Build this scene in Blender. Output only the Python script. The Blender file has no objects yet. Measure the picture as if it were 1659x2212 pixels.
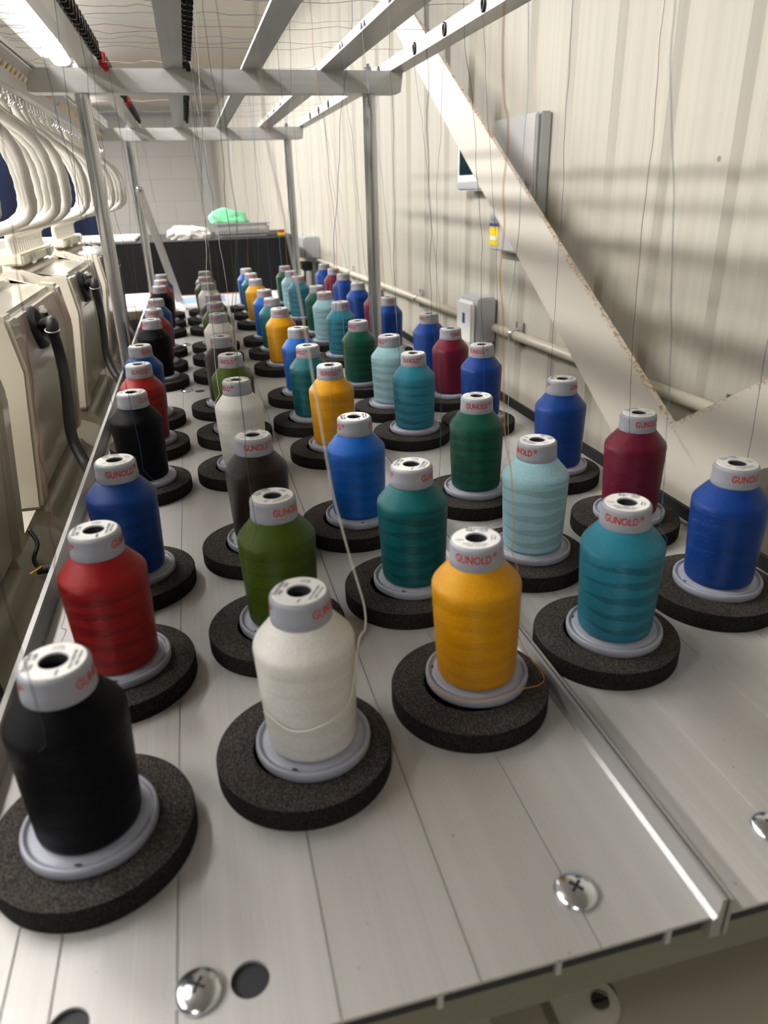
import bpy, bmesh, math, random
from mathutils import Vector, Matrix, noise
random.seed(7)
D_ = bpy.data
SC = bpy.context.scene
COL = SC.collection
PI = math.pi

# ------------------------------------------------------------------ camera
FPX = 1543.12
cam_d = D_.cameras.new('camera'); cam = D_.objects.new('camera', cam_d); COL.objects.link(cam)
cam.location = (0.11627, -0.2578, 0.26418)
cam.rotation_euler = (1.14774, 0.02559, -0.2491)
cam_d.sensor_fit = 'VERTICAL'; cam_d.sensor_height = 36.0
cam_d.lens = FPX / 2212 * 36.0
cam_d.clip_start = 0.01
cam_d.dof.use_dof = True; cam_d.dof.focus_distance = 0.66; cam_d.dof.aperture_fstop = 10.5
SC.camera = cam
SC.view_settings.view_transform = 'Standard'; SC.view_settings.look = 'None'
SC.view_settings.gamma = 1; SC.view_settings.use_curve_mapping = False
SC.view_settings.exposure = 0.0
SC.cycles.max_bounces = 8; SC.cycles.diffuse_bounces = 4; SC.cycles.caustics_reflective = False; SC.cycles.caustics_refractive = False
RM = cam.rotation_euler.to_matrix(); CP = Vector(cam.location)

def at(u, v, **k):
    """world point seen at photo pixel (u, v) on the plane x=, y= or z="""
    d = RM @ Vector(((u - 829.5) / FPX, -(v - 1106) / FPX, -1))
    a, val = list(k.items())[0]; i = 'xyz'.index(a)
    return CP + d * ((val - CP[i]) / d[i])

# ------------------------------------------------------------------ world and lamps
w = D_.worlds.new('world'); SC.world = w; w.use_nodes = True
w.node_tree.nodes['Background'].inputs[0].default_value = (1, 0.96, 0.9, 1)
w.node_tree.nodes['Background'].inputs[1].default_value = 0.3
LAMP_E = 76.0
LAMPS = [(-0.44, 0.25, 1.5, 'ceiling batten lamp above the near end of the spool tray'),
         (-0.55, -2.4, 0.9, 'added ceiling fill light behind the viewpoint'),  # unseen fill, added to even out light on the spool fronts and tray
         (-0.40, 2.45, 2.5, 'glowing white batten lamp seen top left between the frame rails'),
         (-0.62, 5.6, 1.6, 'ceiling batten lamp furthest away towards the block wall'),
         (-1.15, -0.5, 2.0, 'added ceiling fill light over the far side of the machine, near end'),  # this and the next two: added unseen row, fills and softens rail shadows
         (-1.25, 2.4, 2.0, 'added ceiling fill light over the far side of the machine, middle'),
         (-2.2, 5.4, 1.5, 'added ceiling fill light over the far side of the machine, far end')]

# ------------------------------------------------------------------ helpers
def link(o): COL.objects.link(o); return o
def finish(bm, name, mat, parent=None, smooth=False, loc=None):
    me = D_.meshes.new(name); bmesh.ops.recalc_face_normals(bm, faces=bm.faces)
    bm.to_mesh(me); bm.free()
    if mat: me.materials.append(mat)
    if smooth:
        for p in me.polygons: p.use_smooth = True
        if smooth != 'all':
            try: me.set_sharp_from_angle(angle=math.radians(38))
            except Exception: pass
    o = link(D_.objects.new(name, me))
    if parent: o.parent = parent
    if loc is not None: o.location = loc
    return o
def tag(o, label, cat, group=None):
    o['label'] = label; o['category'] = cat
    if group: o['group'] = group
    return o
def struct(o): o['kind'] = 'structure'; return o
def thing(name, label, cat, loc=(0, 0, 0), group=None):
    return tag(link(D_.objects.new(name, None)), label, cat, group) if loc is None else _thing(name, label, cat, loc, group)
def _thing(name, label, cat, loc, group):
    o = link(D_.objects.new(name, None)); o.location = loc; o.empty_display_size = .02
    return tag(o, label, cat, group)
def box(bm, lo, hi, bev=0):
    vs = [bm.verts.new((x, y, z)) for x in (lo[0], hi[0]) for y in (lo[1], hi[1]) for z in (lo[2], hi[2])]
    fs = [(0, 1, 3, 2), (4, 6, 7, 5), (0, 4, 5, 1), (2, 3, 7, 6), (0, 2, 6, 4), (1, 5, 7, 3)]
    F = [bm.faces.new([vs[i] for i in f]) for f in fs]
    if bev:
        es = set(e for f in F for e in f.edges)
        bmesh.ops.bevel(bm, geom=list(es), offset=bev, segments=2, affect='EDGES', clamp_overlap=True)
    return bm
def obox(name, lo, hi, mat, parent=None, bev=0):
    return finish(box(bmesh.new(), lo, hi, bev), name, mat, parent, smooth=bool(bev))
def lathe(bm, prof, seg=64, c=(0, 0, 0), M=None, alt=None, cap=False):
    rings = []
    for j, (r, z) in enumerate(prof):
        ring = []
        for i in range(seg):
            a = 2 * PI * i / seg; rr = r + (alt[j] * (1 if i % 2 else -1) if alt else 0)
            v = Vector((c[0] + rr * math.cos(a), c[1] + rr * math.sin(a), c[2] + z))
            ring.append(bm.verts.new(M @ v if M else v))
        rings.append(ring)
    for a, b in zip(rings, rings[1:]):
        for i in range(seg): bm.faces.new((a[i], a[(i + 1) % seg], b[(i + 1) % seg], b[i]))
    if cap:
        bm.faces.new(rings[0][::-1]); bm.faces.new(rings[-1])
    return rings
def tube(bm, pts, rad, seg=10, caps=True):
    """sweep a circle along pts (Vectors); rad float or list"""
    n = len(pts); R = rad if isinstance(rad, (list, tuple)) else [rad] * n
    rings = []; up = Vector((0.13, 0.97, 0.2)).normalized(); prev = None
    for i in range(n):
        t = (pts[min(i + 1, n - 1)] - pts[max(i - 1, 0)])
        if t.length < 1e-9: t = Vector((0, 0, 1))
        t.normalize()
        a = prev if prev is not None else up
        x = (a - t * a.dot(t))
        if x.length < 1e-4: x = Vector((1, 0, 0)) - t * t.x
        x.normalize(); y = t.cross(x); prev = x
        rings.append([bm.verts.new(pts[i] + (x * math.cos(2 * PI * k / seg) + y * math.sin(2 * PI * k / seg)) * R[i]) for k in range(seg)])
    for a, b in zip(rings, rings[1:]):
        for k in range(seg): bm.faces.new((a[k], a[(k + 1) % seg], b[(k + 1) % seg], b[k]))
    if caps: bm.faces.new(rings[0][::-1]); bm.faces.new(rings[-1])
def spline(P, n=8):
    P = [Vector(p) for p in P]; out = []
    for i in range(len(P) - 1):
        a = P[max(i - 1, 0)]; b = P[i]; c = P[i + 1]; d = P[min(i + 2, len(P) - 1)]
        for k in range(n):
            t = k / n
            out.append(0.5 * ((2 * b) + (c - a) * t + (2 * a - 5 * b + 4 * c - d) * t * t + (-a + 3 * b - 3 * c + d) * t ** 3))
    out.append(P[-1]); return out
def extr(bm, prof, y0, y1, closed=True):
    """extrude an xz polygon along y"""
    a = [bm.verts.new((x, y0, z)) for x, z in prof]; b = [bm.verts.new((x, y1, z)) for x, z in prof]
    n = len(prof)
    for i in range(n if closed else n - 1): bm.faces.new((a[i], a[(i + 1) % n], b[(i + 1) % n], b[i]))
    if closed: bm.faces.new(a); bm.faces.new(b[::-1])
    return bm

# ------------------------------------------------------------------ materials
class N:
    def __init__(s, name):
        s.m = D_.materials.new(name); s.m.use_nodes = True; s.t = s.m.node_tree
        s.b = s.t.nodes['Principled BSDF']
    def n(s, t, **k):
        x = s.t.nodes.new(t)
        for a, v in k.items():
            if a.startswith('i_'): x.inputs[a[2:].replace('_', ' ')].default_value = v
            else: setattr(x, a, v)
        return x
    def l(s, a, b): s.t.links.new(a, b)
    def math(s, op, a, b=None, c=None):
        x = s.n('ShaderNodeMath', operation=op)
        for i, v in enumerate((a, b, c)):
            if v is None: continue
            if isinstance(v, (int, float)): x.inputs[i].default_value = v
            else: s.l(v, x.inputs[i])
        return x.outputs[0]
    def set(s, **k):
        for a, v in k.items():
            a = {'color': 'Base Color', 'rough': 'Roughness', 'metal': 'Metallic', 'spec': 'Specular IOR Level', 'trans': 'Transmission Weight',
                 'coat': 'Coat Weight', 'sheen': 'Sheen Weight', 'aniso': 'Anisotropic', 'alpha': 'Alpha', 'sss': 'Subsurface Weight'}.get(a, a)
            s.b.inputs[a].default_value = v if not (isinstance(v, tuple) and len(v) == 3) else v + (1,)
        return s
    def bump(s, h, strength=.3, dist=.001):
        x = s.n('ShaderNodeBump'); x.inputs['Strength'].default_value = strength; x.inputs['Distance'].default_value = dist
        s.l(h, x.inputs['Height']); s.l(x.outputs[0], s.b.inputs['Normal']); return x
    def mix(s, f, a, b):
        x = s.n('ShaderNodeMix', data_type='RGBA')
        for i, v in ((0, f), (6, a), (7, b)):
            if isinstance(v, (int, float)): x.inputs[i].default_value = v
            elif isinstance(v, tuple): x.inputs[i].default_value = v + (1,)
            else: s.l(v, x.inputs[i])
        return x.outputs[2]
    def coord(s, scale=(1, 1, 1)):
        c = s.n('ShaderNodeTexCoord'); m = s.n('ShaderNodeMapping'); m.inputs['Scale'].default_value = scale
        s.l(c.outputs['Object'], m.inputs['Vector']); return m.outputs[0]
    def noise(s, scale=5, detail=3, vec=None, rough=.5):
        x = s.n('ShaderNodeTexNoise'); x.inputs['Scale'].default_value = scale; x.inputs['Detail'].default_value = detail; x.inputs['Roughness'].default_value = rough
        s.l(vec if vec is not None else s.coord(), x.inputs['Vector']); return x.outputs['Fac']
    def ramp(s, f, a, b):
        x = s.n('ShaderNodeMapRange'); x.inputs[1].default_value = a; x.inputs[2].default_value = b; s.l(f, x.inputs[0]); return x.outputs[0]
def lin(r, g, b):
    f = lambda c: (c / 255 / 12.92) if c / 255 <= .04045 else ((c / 255 + .055) / 1.055) ** 2.4
    return (f(r), f(g), f(b))
def plain(name, rgb, rough=.5, metal=0, bump=0, bscale=200, var=0, **k):
    m = N(name); m.set(color=rgb, rough=rough, metal=metal, **k)
    if var:
        f = m.noise(3, 4); m.l(m.mix(m.ramp(f, .3, .7), tuple(c * (1 - var) for c in rgb), tuple(min(1, c * (1 + var)) for c in rgb)), m.b.inputs['Base Color'])
    if bump: m.bump(m.noise(bscale, 3), bump, .0005)
    return m.m

def brushed(name, rgb, axis=1, rough=.38, metal=.6, specks=False, lo=.86):
    m = N(name); sc = [900, 900, 900]; sc[axis] = 3
    f = m.noise(1, 3, m.coord(tuple(sc))); sc2 = [90, 90, 90]; sc2[axis] = .6
    f2 = m.noise(1, 2, m.coord(tuple(sc2)))
    f = m.math('MULTIPLY_ADD', f, .5, m.math('MULTIPLY', f2, .5))
    c = m.mix(m.ramp(f, .35, .65), tuple(x * lo for x in rgb), rgb)
    if specks:
        v = m.noise(450, 1, m.coord()); c = m.mix(m.ramp(v, .775, .8), c, (.1, .09, .08))
    m.l(c, m.b.inputs['Base Color']); m.set(metal=metal, aniso=.4)
    m.l(m.math('MULTIPLY_ADD', f, .15, rough - .07), m.b.inputs['Roughness'])
    m.bump(f, .12, .0002)
    return m.m
M = {}
M['tray'] = brushed('tray_aluminium', (.52, .505, .485), 1, .45, .3, True)
M['lip'] = brushed('lip_aluminium', (.42, .41, .40), 1, .42, .6)
M['rail'] = brushed('rail_aluminium', (.62, .61, .59), 1, .38, .7)
M['bar'] = brushed('crossbar_aluminium', (.62, .61, .59), 0, .38, .7)
M['post'] = brushed('post_aluminium', (.60, .60, .60), 2, .25, .9)
M['chrome'] = plain('chrome', (.85, .85, .86), .12, 1)
M['zinc'] = plain('zinc_plated', (.74, .77, .80), .2, 1)
M['cap'] = plain('cap_grey_plastic', lin(150, 152, 160), .42)
M['flange'] = plain('flange_grey_plastic', lin(150, 153, 165), .38)
M['red_print'] = plain('red_print', lin(190, 48, 40), .5)
M['black_print'] = plain('black_print', (.03, .03, .035), .6)
M['label'] = plain('label_white', (.82, .81, .78), .5)
M['bore'] = plain('bore_dark', (.02, .02, .025), .7)
M['black'] = plain('black_plastic', (.012, .012, .013), .35)
M['black_rubber'] = plain('black_rubber', (.018, .018, .019), .5)
M['red_plastic'] = plain('red_plastic', (.5, .01, .015), .35)
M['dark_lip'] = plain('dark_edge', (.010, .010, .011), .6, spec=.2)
M['olive'] = plain('olive_grey_paint', lin(118, 116, 100), .55, bump=.1)
M['cover'] = plain('grey_beige_cover', lin(168, 160, 142), .5, bump=.15, bscale=700)
M['cream'] = plain('cream_gloss_plastic', lin(212, 205, 190), .16, coat=.3, var=.02)
M['cream_matt'] = plain('cream_paint', lin(205, 200, 182), .45)
M['tube'] = plain('translucent_white_tube', (.80, .78, .72), .3, sss=0.0)
M['ceramic'] = plain('ceramic', lin(235, 215, 180), .3)
M['ceiling'] = plain('ceiling_paint', lin(200, 194, 186), .6, var=.02)
M['hall'] = plain('grey_hall_paint', (.16, .155, .15), .7)
M['floor'] = plain('floor_concrete', lin(120, 115, 108), .7, var=.1)
M['pvc'] = plain('conduit_plastic', lin(205, 198, 180), .4)
M['boxgrey'] = plain('grey_enamel', lin(178, 180, 182), .35)
M['boxdoor'] = plain('grey_door_enamel', lin(190, 188, 188), .4)
M['white'] = plain('white_plastic', (.8, .8, .78), .4)
M['screen'] = plain('dark_screen', (.01, .03, .03), .1)
M['yellow'] = plain('yellow_sticker', lin(235, 205, 10), .5)
M['blueink'] = plain('blue_print', lin(40, 70, 150), .5)
M['blackcloth'] = plain('black_cloth', (.003, .003, .0035), .9, bump=.4, bscale=300)
M['navy'] = plain('navy_fabric', (.01, .02, .06), .9, bump=.3, bscale=120)
M['whitecloth'] = plain('white_cotton', (.8, .77, .72), .9, bump=.4, bscale=200)
M['paper'] = plain('paper_white', (.78, .78, .8), .6)
M['paperred'] = plain('paper_red', (.55, .08, .09), .6)
M['papblue'] = plain('paper_blue', lin(150, 180, 220), .6)
M['mint'] = plain('mint_plastic', lin(130, 215, 165), .5, bump=.4, bscale=90)
M['redwool'] = plain('red_orange_yarn', lin(220, 80, 50), .8)
g = N('clear_tub'); g.set(color=(.9, .9, .92), rough=.25, trans=.6); M['clear'] = g.m
g = N('lamp_diffuser'); g.set(color=(1, 1, 1)); g.b.inputs['Emission Color'].default_value = (1, .98, .955, 1); g.b.inputs['Emission Strength'].default_value = LAMP_E; M['lamp'] = g.m
g = N('foam')
f1 = g.noise(1500, 2); f2 = g.noise(60, 2)
g.l(g.mix(g.ramp(f1, .42, .68), (.014, .012, .011), (.115, .100, .088)), g.b.inputs['Base Color']); g.set(rough=.9, spec=.12)
g.bump(f1, .7, .0012); M['foam'] = g.m
M['foam_shade'] = g.m.copy(); _mx = [n_ for n_ in M['foam_shade'].node_tree.nodes if n_.type == 'MIX'][0]; _mx.inputs[6].default_value = (.006, .0055, .005, 1); _mx.inputs[7].default_value = (.036, .031, .027, 1)  # darker foam copy: shade on the pad sides put into the colour
# white painted corrugated wall
g = N('wall_cream_paint'); f = g.noise(1, 3, g.coord((60, 60, .8)))
v = g.n('ShaderNodeTexVoronoi'); v.inputs['Scale'].default_value = 7; g.l(g.coord(), v.inputs['Vector'])
c = g.mix(g.ramp(f, .3, .7), lin(184, 179, 166), lin(196, 191, 178)); c = g.mix(g.ramp(v.outputs['Distance'], .035, .022), c, lin(150, 130, 100))
g.l(c, g.b.inputs['Base Color']); g.set(rough=.5, spec=.35); g.bump(f, .25, .0006); M['wall'] = g.m
# painted block wall
g = N('block_wall_paint'); b = g.n('ShaderNodeTexBrick'); mp = g.n('ShaderNodeMapping'); tc = g.n('ShaderNodeTexCoord')
g.l(tc.outputs['Object'], mp.inputs[0]); mp.inputs['Rotation'].default_value = (PI / 2, 0, 0); g.l(mp.outputs[0], b.inputs['Vector'])
for k_, v_ in (('Scale', 1), ('Mortar Size', .006), ('Brick Width', .44), ('Row Height', .215), ('Mortar Smooth', .6)): b.inputs[k_].default_value = v_
b.inputs['Color1'].default_value = lin(212, 208, 204) + (1,); b.inputs['Color2'].default_value = lin(208, 204, 200) + (1,); b.inputs['Mortar'].default_value = lin(196, 192, 188) + (1,)
g.l(b.outputs['Color'], g.b.inputs['Base Color']); g.bump(b.outputs['Fac'], -.5, .004); g.set(rough=.55); M['block'] = g.m
# brace: cream paint with rust along the edges (object z runs across the brace, -1..1 mapped to its width)
g = N('brace_paint'); tc = g.n('ShaderNodeUVMap'); sx = g.n('ShaderNodeSeparateXYZ'); g.l(tc.outputs[0], sx.inputs[0])
ed = g.math('SUBTRACT', sx.outputs['Y'], .5); nz = g.noise(190, 4); nz2 = g.noise(25, 2)
rm = g.math('MULTIPLY', g.ramp(ed, .40, .52), g.ramp(g.math('MULTIPLY', nz, g.math('ADD', nz2, .5)), .52, .66))
g.l(g.mix(rm, lin(212, 205, 192), lin(165, 115, 65)), g.b.inputs['Base Color']); g.set(rough=.42); g.bump(nz, .1, .0006); M['brace'] = g.m

def thread_mat(name, rgb, dark=.72, rough=.33, spec=.6):
    m = N(name); tc = m.n('ShaderNodeTexCoord'); s = m.n('ShaderNodeSeparateXYZ'); m.l(tc.outputs['Object'], s.inputs[0])
    phi = m.math('ARCTAN2', s.outputs['Y'], s.outputs['X']); z = s.outputs['Z']
    phi = m.math('ADD', phi, 0.0)
    # crossing winding bands: wedge masks from two opposite helices
    z2 = m.math('MULTIPLY_ADD', m.noise(30, 1), .009, z)
    zl = m.math('MULTIPLY', z2, PI / .0098); hp = m.math('MULTIPLY', phi, .5)
    a = m.math('SINE', m.math('ADD', zl, hp)); b = m.math('SINE', m.math('SUBTRACT', zl, hp))
    pr = m.math('MULTIPLY', a, b)
    msk = m.ramp(m.math('ADD', pr, m.math('MULTIPLY', m.ramp(z, .0620, .0625), 3.0)), -.016, .016)
    sl = m.math('MULTIPLY', phi, 1.0)
    up = m.math('SINE', m.math('ADD', m.math('MULTIPLY', z, 2 * PI / .00075), m.math('MULTIPLY', phi, 7)))
    dn = m.math('SINE', m.math('SUBTRACT', m.math('MULTIPLY', z, 2 * PI / .00075), m.math('MULTIPLY', phi, 7)))
    mx = m.n('ShaderNodeMix', data_type='FLOAT'); m.l(msk, mx.inputs[0]); m.l(up, mx.inputs[2]); m.l(dn, mx.inputs[3])
    lines = mx.outputs[0]
    fine = m.noise(1, 2, m.coord((1300, 1300, 2600)))
    h = m.math('MULTIPLY_ADD', lines, .5, m.math('MULTIPLY', fine, .9))
    hb = m.math('MULTIPLY_ADD', msk, .6, h)
    bp = m.bump(hb, .6, .00028)
    d = tuple(c * dark for c in rgb)
    c1 = m.mix(msk, d, rgb)  # sheen difference between the winding bands put into the colour
    c2 = m.mix(m.ramp(fine, .3, .7), m.mix(.22, c1, (0, 0, 0)), m.mix(.25, c1, tuple(min(1, c * 2.0 + .01) for c in rgb)))
    c2 = m.mix(m.math('MULTIPLY', m.ramp(lines, -.2, -1.0), .30), c2, tuple(c * .45 for c in rgb))  # shade in the gaps between strands painted in
    m.l(c2, m.b.inputs['Base Color'])
    m.set(rough=rough, spec=spec, aniso=.8)
    m.b.inputs['Specular Tint'].default_value = tuple(min(1, .35 + c * 2.2) for c in rgb) + (1,)
    tg = m.n('ShaderNodeTangent', direction_type='RADIAL', axis='Z'); m.l(tg.outputs[0], m.b.inputs['Tangent'])
    ar = m.math('MULTIPLY_ADD', msk, .09, -.045); m.l(m.math('ADD', ar, 1.0), m.b.inputs['Anisotropic Rotation'])
    return m.m
COLS = {'black': (.002, .002, .003), 'red': (.26, .006, .006), 'royal blue': (.001, .036, .20), 'white': (.80, .77, .70),
        'olive green': (.042, .075, .002), 'dark brown': (.018, .009, .005), 'yellow': (.66, .27, .001), 'teal': (.001, .105, .115),
        'azure blue': (.001, .095, .42), 'turquoise': (.020, .19, .27), 'pale blue': (.33, .60, .68), 'emerald green': (.002, .075, .042),
        'crimson': (.115, .002, .018), 'medium blue': (.001, .036, .21)}
TH = {k: thread_mat('thread_' + k.replace(' ', '_'), v, spec=(.16 if k == 'black' else .52), rough=(.40 if k == 'black' else .28), dark= {'white': .93, 'yellow': .86, 'pale blue': .68, 'turquoise': .48, 'teal': .48, 'emerald green': .5, 'crimson': .85, 'red': .5, 'black': .8, 'medium blue': .82}.get(k, .72)) for i, (k, v) in enumerate(COLS.items())}
STR = {k: plain('strand_' + k.replace(' ', '_'), tuple(min(1, c * (.6 if k == 'red' else .9) + .02) for c in v), .5) for k, v in COLS.items()}

# ------------------------------------------------------------------ room shell
WDX, WDY = -.0547, .9985
def WP(D, s, z): return Vector((D + s * WDX, s * WDY, z))
CEIL, FLOOR = 1.02, -1.12
ZB, ZT = FLOOR, CEIL
bm = bmesh.new()
ss = []; s = -3.0; per = .1535; base = .962 - per * 26
k = 0
while base + k * per < 9.2:
    s0 = base + k * per
    ss += [(s0 - .100, .900), (s0 - .002, .900), (s0 + .010, .909), (s0 + .036, .909), (s0 + .0500, .900)]
    k += 1
lo = [bm.verts.new(WP(d, s, ZB)) for s, d in ss]; hi = [bm.verts.new(WP(d, s, ZT)) for s, d in ss]
for i in range(len(ss) - 1): bm.faces.new((lo[i], lo[i + 1], hi[i + 1], hi[i]))
lo2 = [bm.verts.new(WP(.96, s, ZB)) for s in (ss[0][0], ss[-1][0])]; hi2 = [bm.verts.new(WP(.96, s, ZT)) for s in (ss[0][0], ss[-1][0])]
bm.faces.new((lo2[0], lo2[1], hi2[1], hi2[0]))
struct(finish(bm, 'wall_right', M['wall']))
struct(obox('floor', (-4, -3, FLOOR - .05), (1.2, 8.8, FLOOR), M['floor']))
struct(obox('ceiling', (-4, -3, CEIL), (1.2, 8.8, CEIL + .05), M['ceiling']))
struct(obox('wall_back', (-4, 8.42, FLOOR), (.60, 8.5, CEIL), M['block']))
struct(obox('wall_left', (-4.05, -3, FLOOR), (-4, 8.5, CEIL), M['hall']))
struct(obox('wall_front', (-4, -3.05, FLOOR), (1.2, -3, CEIL), M['hall']))
# lamps
for x, y0, ln, lab in LAMPS:
    t = thing('batten_lamp', lab, 'lamp', (x, y0, CEIL))
    t.rotation_euler.z = math.atan2(.035, 1)
    obox('lamp_housing', (-.052, 0, -.018), (.052, ln, -.001), M['white'], t, .003)
    bm = bmesh.new(); extr(bm, [(-.046, -.018), (-.040, -.032), (-.02, -.040), (.02, -.040), (.040, -.032), (.046, -.018)], .012, ln - .012)
    finish(bm, 'diffuser', M['lamp'], t, smooth=True)

# diagonal braces on the right wall
BQ1 = [(2.1, 0.813), (0.15, -0.513), (0.15, -0.3464), (2.1, 0.8983)]
BQ2 = [(0.5274, -0.1179), (0.05, 0.1612), (0.05, 0.3049), (0.6072, -0.0541)]
def brace(name, D, quad, lab, th=.008):
    bm = bmesh.new(); uv = bm.loops.layers.uv.new()
    f = [bm.verts.new(WP(D, s, z)) for s, z in quad]; b = [bm.verts.new(WP(D + th, s, z)) for s, z in quad]
    U = [(0, 0), (1, 0), (1, 1), (0, 1)]
    def face(vs, us):
        fa = bm.faces.new(vs)
        for l, u in zip(fa.loops, us): l[uv].uv = u
    face(f, U); face(b[::-1], U[::-1])
    for i in range(4):
        j = (i + 1) % 4; face((f[i], b[i], b[j], f[j]), [U[i], U[i], U[j], U[j]])
    o = finish(bm, name, M['brace']); return tag(o, lab, 'brace')
brace('diagonal_brace', .79, BQ1,
      'long cream diagonal steel brace with rusty edges sloping across the ribbed wall')
brace('diagonal_brace', .79, BQ2,
      'shorter cream steel brace with a rusty upper edge rising to the right-hand photo edge')
# conduit with clips
cz = -.050
def cond(s): return WP(.886, s, -.0545 + .0045 * s - (.0 if s > .9 else 0))
t = thing('wall_conduit', 'cream round conduit running along the ribbed wall behind the braces', 'conduit', (0, 0, 0))
for a, b_, nm in ((-1.5, 1.40, 'pipe'), (1.56, 8.2, 'pipe')):
    bm = bmesh.new(); tube(bm, [cond(a + (b_ - a) * i / 12) for i in range(13)], .0105, 16); finish(bm, nm, M['pvc'], t, smooth='all')
for s in (-.3, .62, 1.30, 1.95, 2.75, 3.6):
    p = cond(s); bm = bmesh.new(); tube(bm, [p - Vector((0, .006, 0)), p + Vector((0, .006, 0))], .0135, 16)
    box(bm, (p.x + .006, p.y - .006, p.z), (p.x + .0195, p.y + .006, p.z + .028)); box(bm, (p.x + .006, p.y - .006, p.z - .026), (p.x + .0195, p.y + .006, p.z))
    finish(bm, 'saddle_clip', M['zinc'], t, smooth=True)
# socket box on conduit
p = WP(.86, 1.475, -.03)
t = thing('socket_box', 'white wall switch box with blue mark beside the conduit', 'socket', (p.x, p.y, -.09))
t.rotation_euler.z = math.atan2(-WDX, WDY)
obox('back_box', (-.010, -.055, 0), (.038, .055, .11), M['boxgrey'], t, .004)
obox('front_plate', (-.024, -.045, -.004), (-.010, .05, .100), M['white'], t, .006)
obox('blue_mark', (-.0246, -.005, .045), (-.0238, .010, .07), M['blueink'], t)
# electric cabinet
p = WP(.875, 1.307, .13)
t = thing('electrical_cabinet', 'grey wall cabinet with lock and yellow sticker, behind the long diagonal brace', 'cabinet', (p.x, p.y, p.z))
t.rotation_euler.z = math.atan2(-WDX, WDY)
obox('cabinet_body', (-.0, -.10, .0), (.024, .10, .268), M['boxgrey'], t, .003)
d = obox('cabinet_door', (-.010, -.098, .002), (-.0005, .098, .266), M['boxdoor'], t, .003)
bm = bmesh.new(); lathe(bm, [(.008, 0), (.008, .005), (.005, .007), (.001, .007)], 20, M=Matrix.Translation((-.010, -.065, .140)) @ Matrix.Rotation(-PI / 2, 4, 'Y'), cap=True)
finish(bm, 'lock', M['chrome'], d, smooth=True)
s_ = obox('warning_sticker', (-.0112, .050, .012), (-.0102, .096, .060), M['yellow'], t)
obox('sticker_band', (-.0118, .050, .053), (-.0112, .096, .060), M['blueink'], s_)
obox('sticker_panel', (-.0118, .056, .024), (-.0112, .090, .032), M['white'], s_)
# small display
p = WP(.880, 1.535, .258)
t = thing('control_display', 'small white wall unit with dark display, half behind the long brace', 'display', (p.x, p.y, p.z))
t.rotation_euler.z = math.atan2(-WDX, WDY)
obox('casing', (-.014, -.07, 0), (.018, .07, .12), M['white'], t, .004)
obox('screen', (-.0150, -.055, .035), (-.0138, .055, .10), M['screen'], t)
obox('lower_strip', (-.0150, -.068, .004), (-.0138, .068, .020), M['boxgrey'], t)
# far socket and plug on right wall
p = WP(.86, 3.5, 0)
t = thing('far_socket', 'grey socket box with black plug on the wall beyond the spools', 'socket', (p.x, p.y, -.03))
obox('back_box', (-.03, -.12, 0), (.05, .12, .10), M['boxgrey'], t, .006)
obox('plug', (-.05, -.16, -.05), (.0, -.04, -.012), M['black'], t, .006)
bm = bmesh.new(); tube(bm, spline([(-.03, -.1, -.05), (-.035, -.1, -.15), (-.02, -.06, -.4), (-.03, .0, -1.0)]), .005, 8); finish(bm, 'cable', M['black'], t, smooth='all')
# dark post and pipe in the far corner
t = tag(obox('corner_pipe', (.32, 7.9, FLOOR), (.36, 7.94, .80), M['boxgrey']), 'thin grey pipe standing in front of the block wall corner', 'pipe')
bm = bmesh.new(); lathe(bm, [(.07, FLOOR), (.07, CEIL)], 32, c=(.60, 6.6, 0), cap=True)
tag(finish(bm, 'corner_column', plain('grey_column', lin(196, 194, 192), .5), smooth=True), 'round pale column against the far end of the ribbed wall', 'column')

# navy partition far left
bm = bmesh.new(); prof = []
for i in range(61):
    x = -3.2 + i * (2.86 / 60); prof.append((x, 4.5 + .03 * math.sin(i * 1.9)))
a = [bm.verts.new((x, y, FLOOR)) for x, y in prof]; b = [bm.verts.new((x, y, .60)) for x, y in prof]
for i in range(60): bm.faces.new((a[i], a[i + 1], b[i + 1], b[i]))
bmesh.ops.solidify(bm, geom=bm.faces[:], thickness=.01)
tag(finish(bm, 'fabric_screen', M['navy'], smooth=True), 'dark navy fabric screen glimpsed behind the white tubes', 'screen')

# ------------------------------------------------------------------ black covered table beyond the tray
t = thing('covered_table', 'long table draped in black cloth beyond the far end of the tray', 'table', (0, 3.0, FLOOR))
TZ = .094 - FLOOR
bm = bmesh.new(); n = 80
fr = [(-1.6 + i * 2.155 / n, .012 * math.sin(i * .55) + .006 * math.sin(i * 1.3)) for i in range(n + 1)]
a = [bm.verts.new((x, y, .06)) for x, y in fr]; b = [bm.verts.new((x, y * .2, TZ)) for x, y in fr]; c = [bm.verts.new((x, .7, TZ)) for x, y in fr]
for i in range(n): bm.faces.new((a[i], a[i + 1], b[i + 1], b[i])); bm.faces.new((b[i], b[i + 1], c[i + 1], c[i]))
q = [bm.verts.new((.555, .7, .06))]; bm.faces.new((a[-1], q[0], c[-1], b[-1]))
finish(bm, 'black_cover', M['blackcloth'], t, smooth=True)
for x in (-1.5, .48):
    for y in (.08, .62): obox('leg', (x, y, 0), (x + .05, y + .05, TZ - .03), M['boxgrey'], t)
obox('table_board', (-1.58, .04, TZ - .03), (.53, .68, TZ - .004), M['cream_matt'], t)
TT = .0955
tag(obox('white_board', (-1.2, 3.08, TT), (-.11, 3.5, TT + .012), M['white'], bev=.002), 'thin white board lying on the left part of the black-draped table', 'board')
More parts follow.
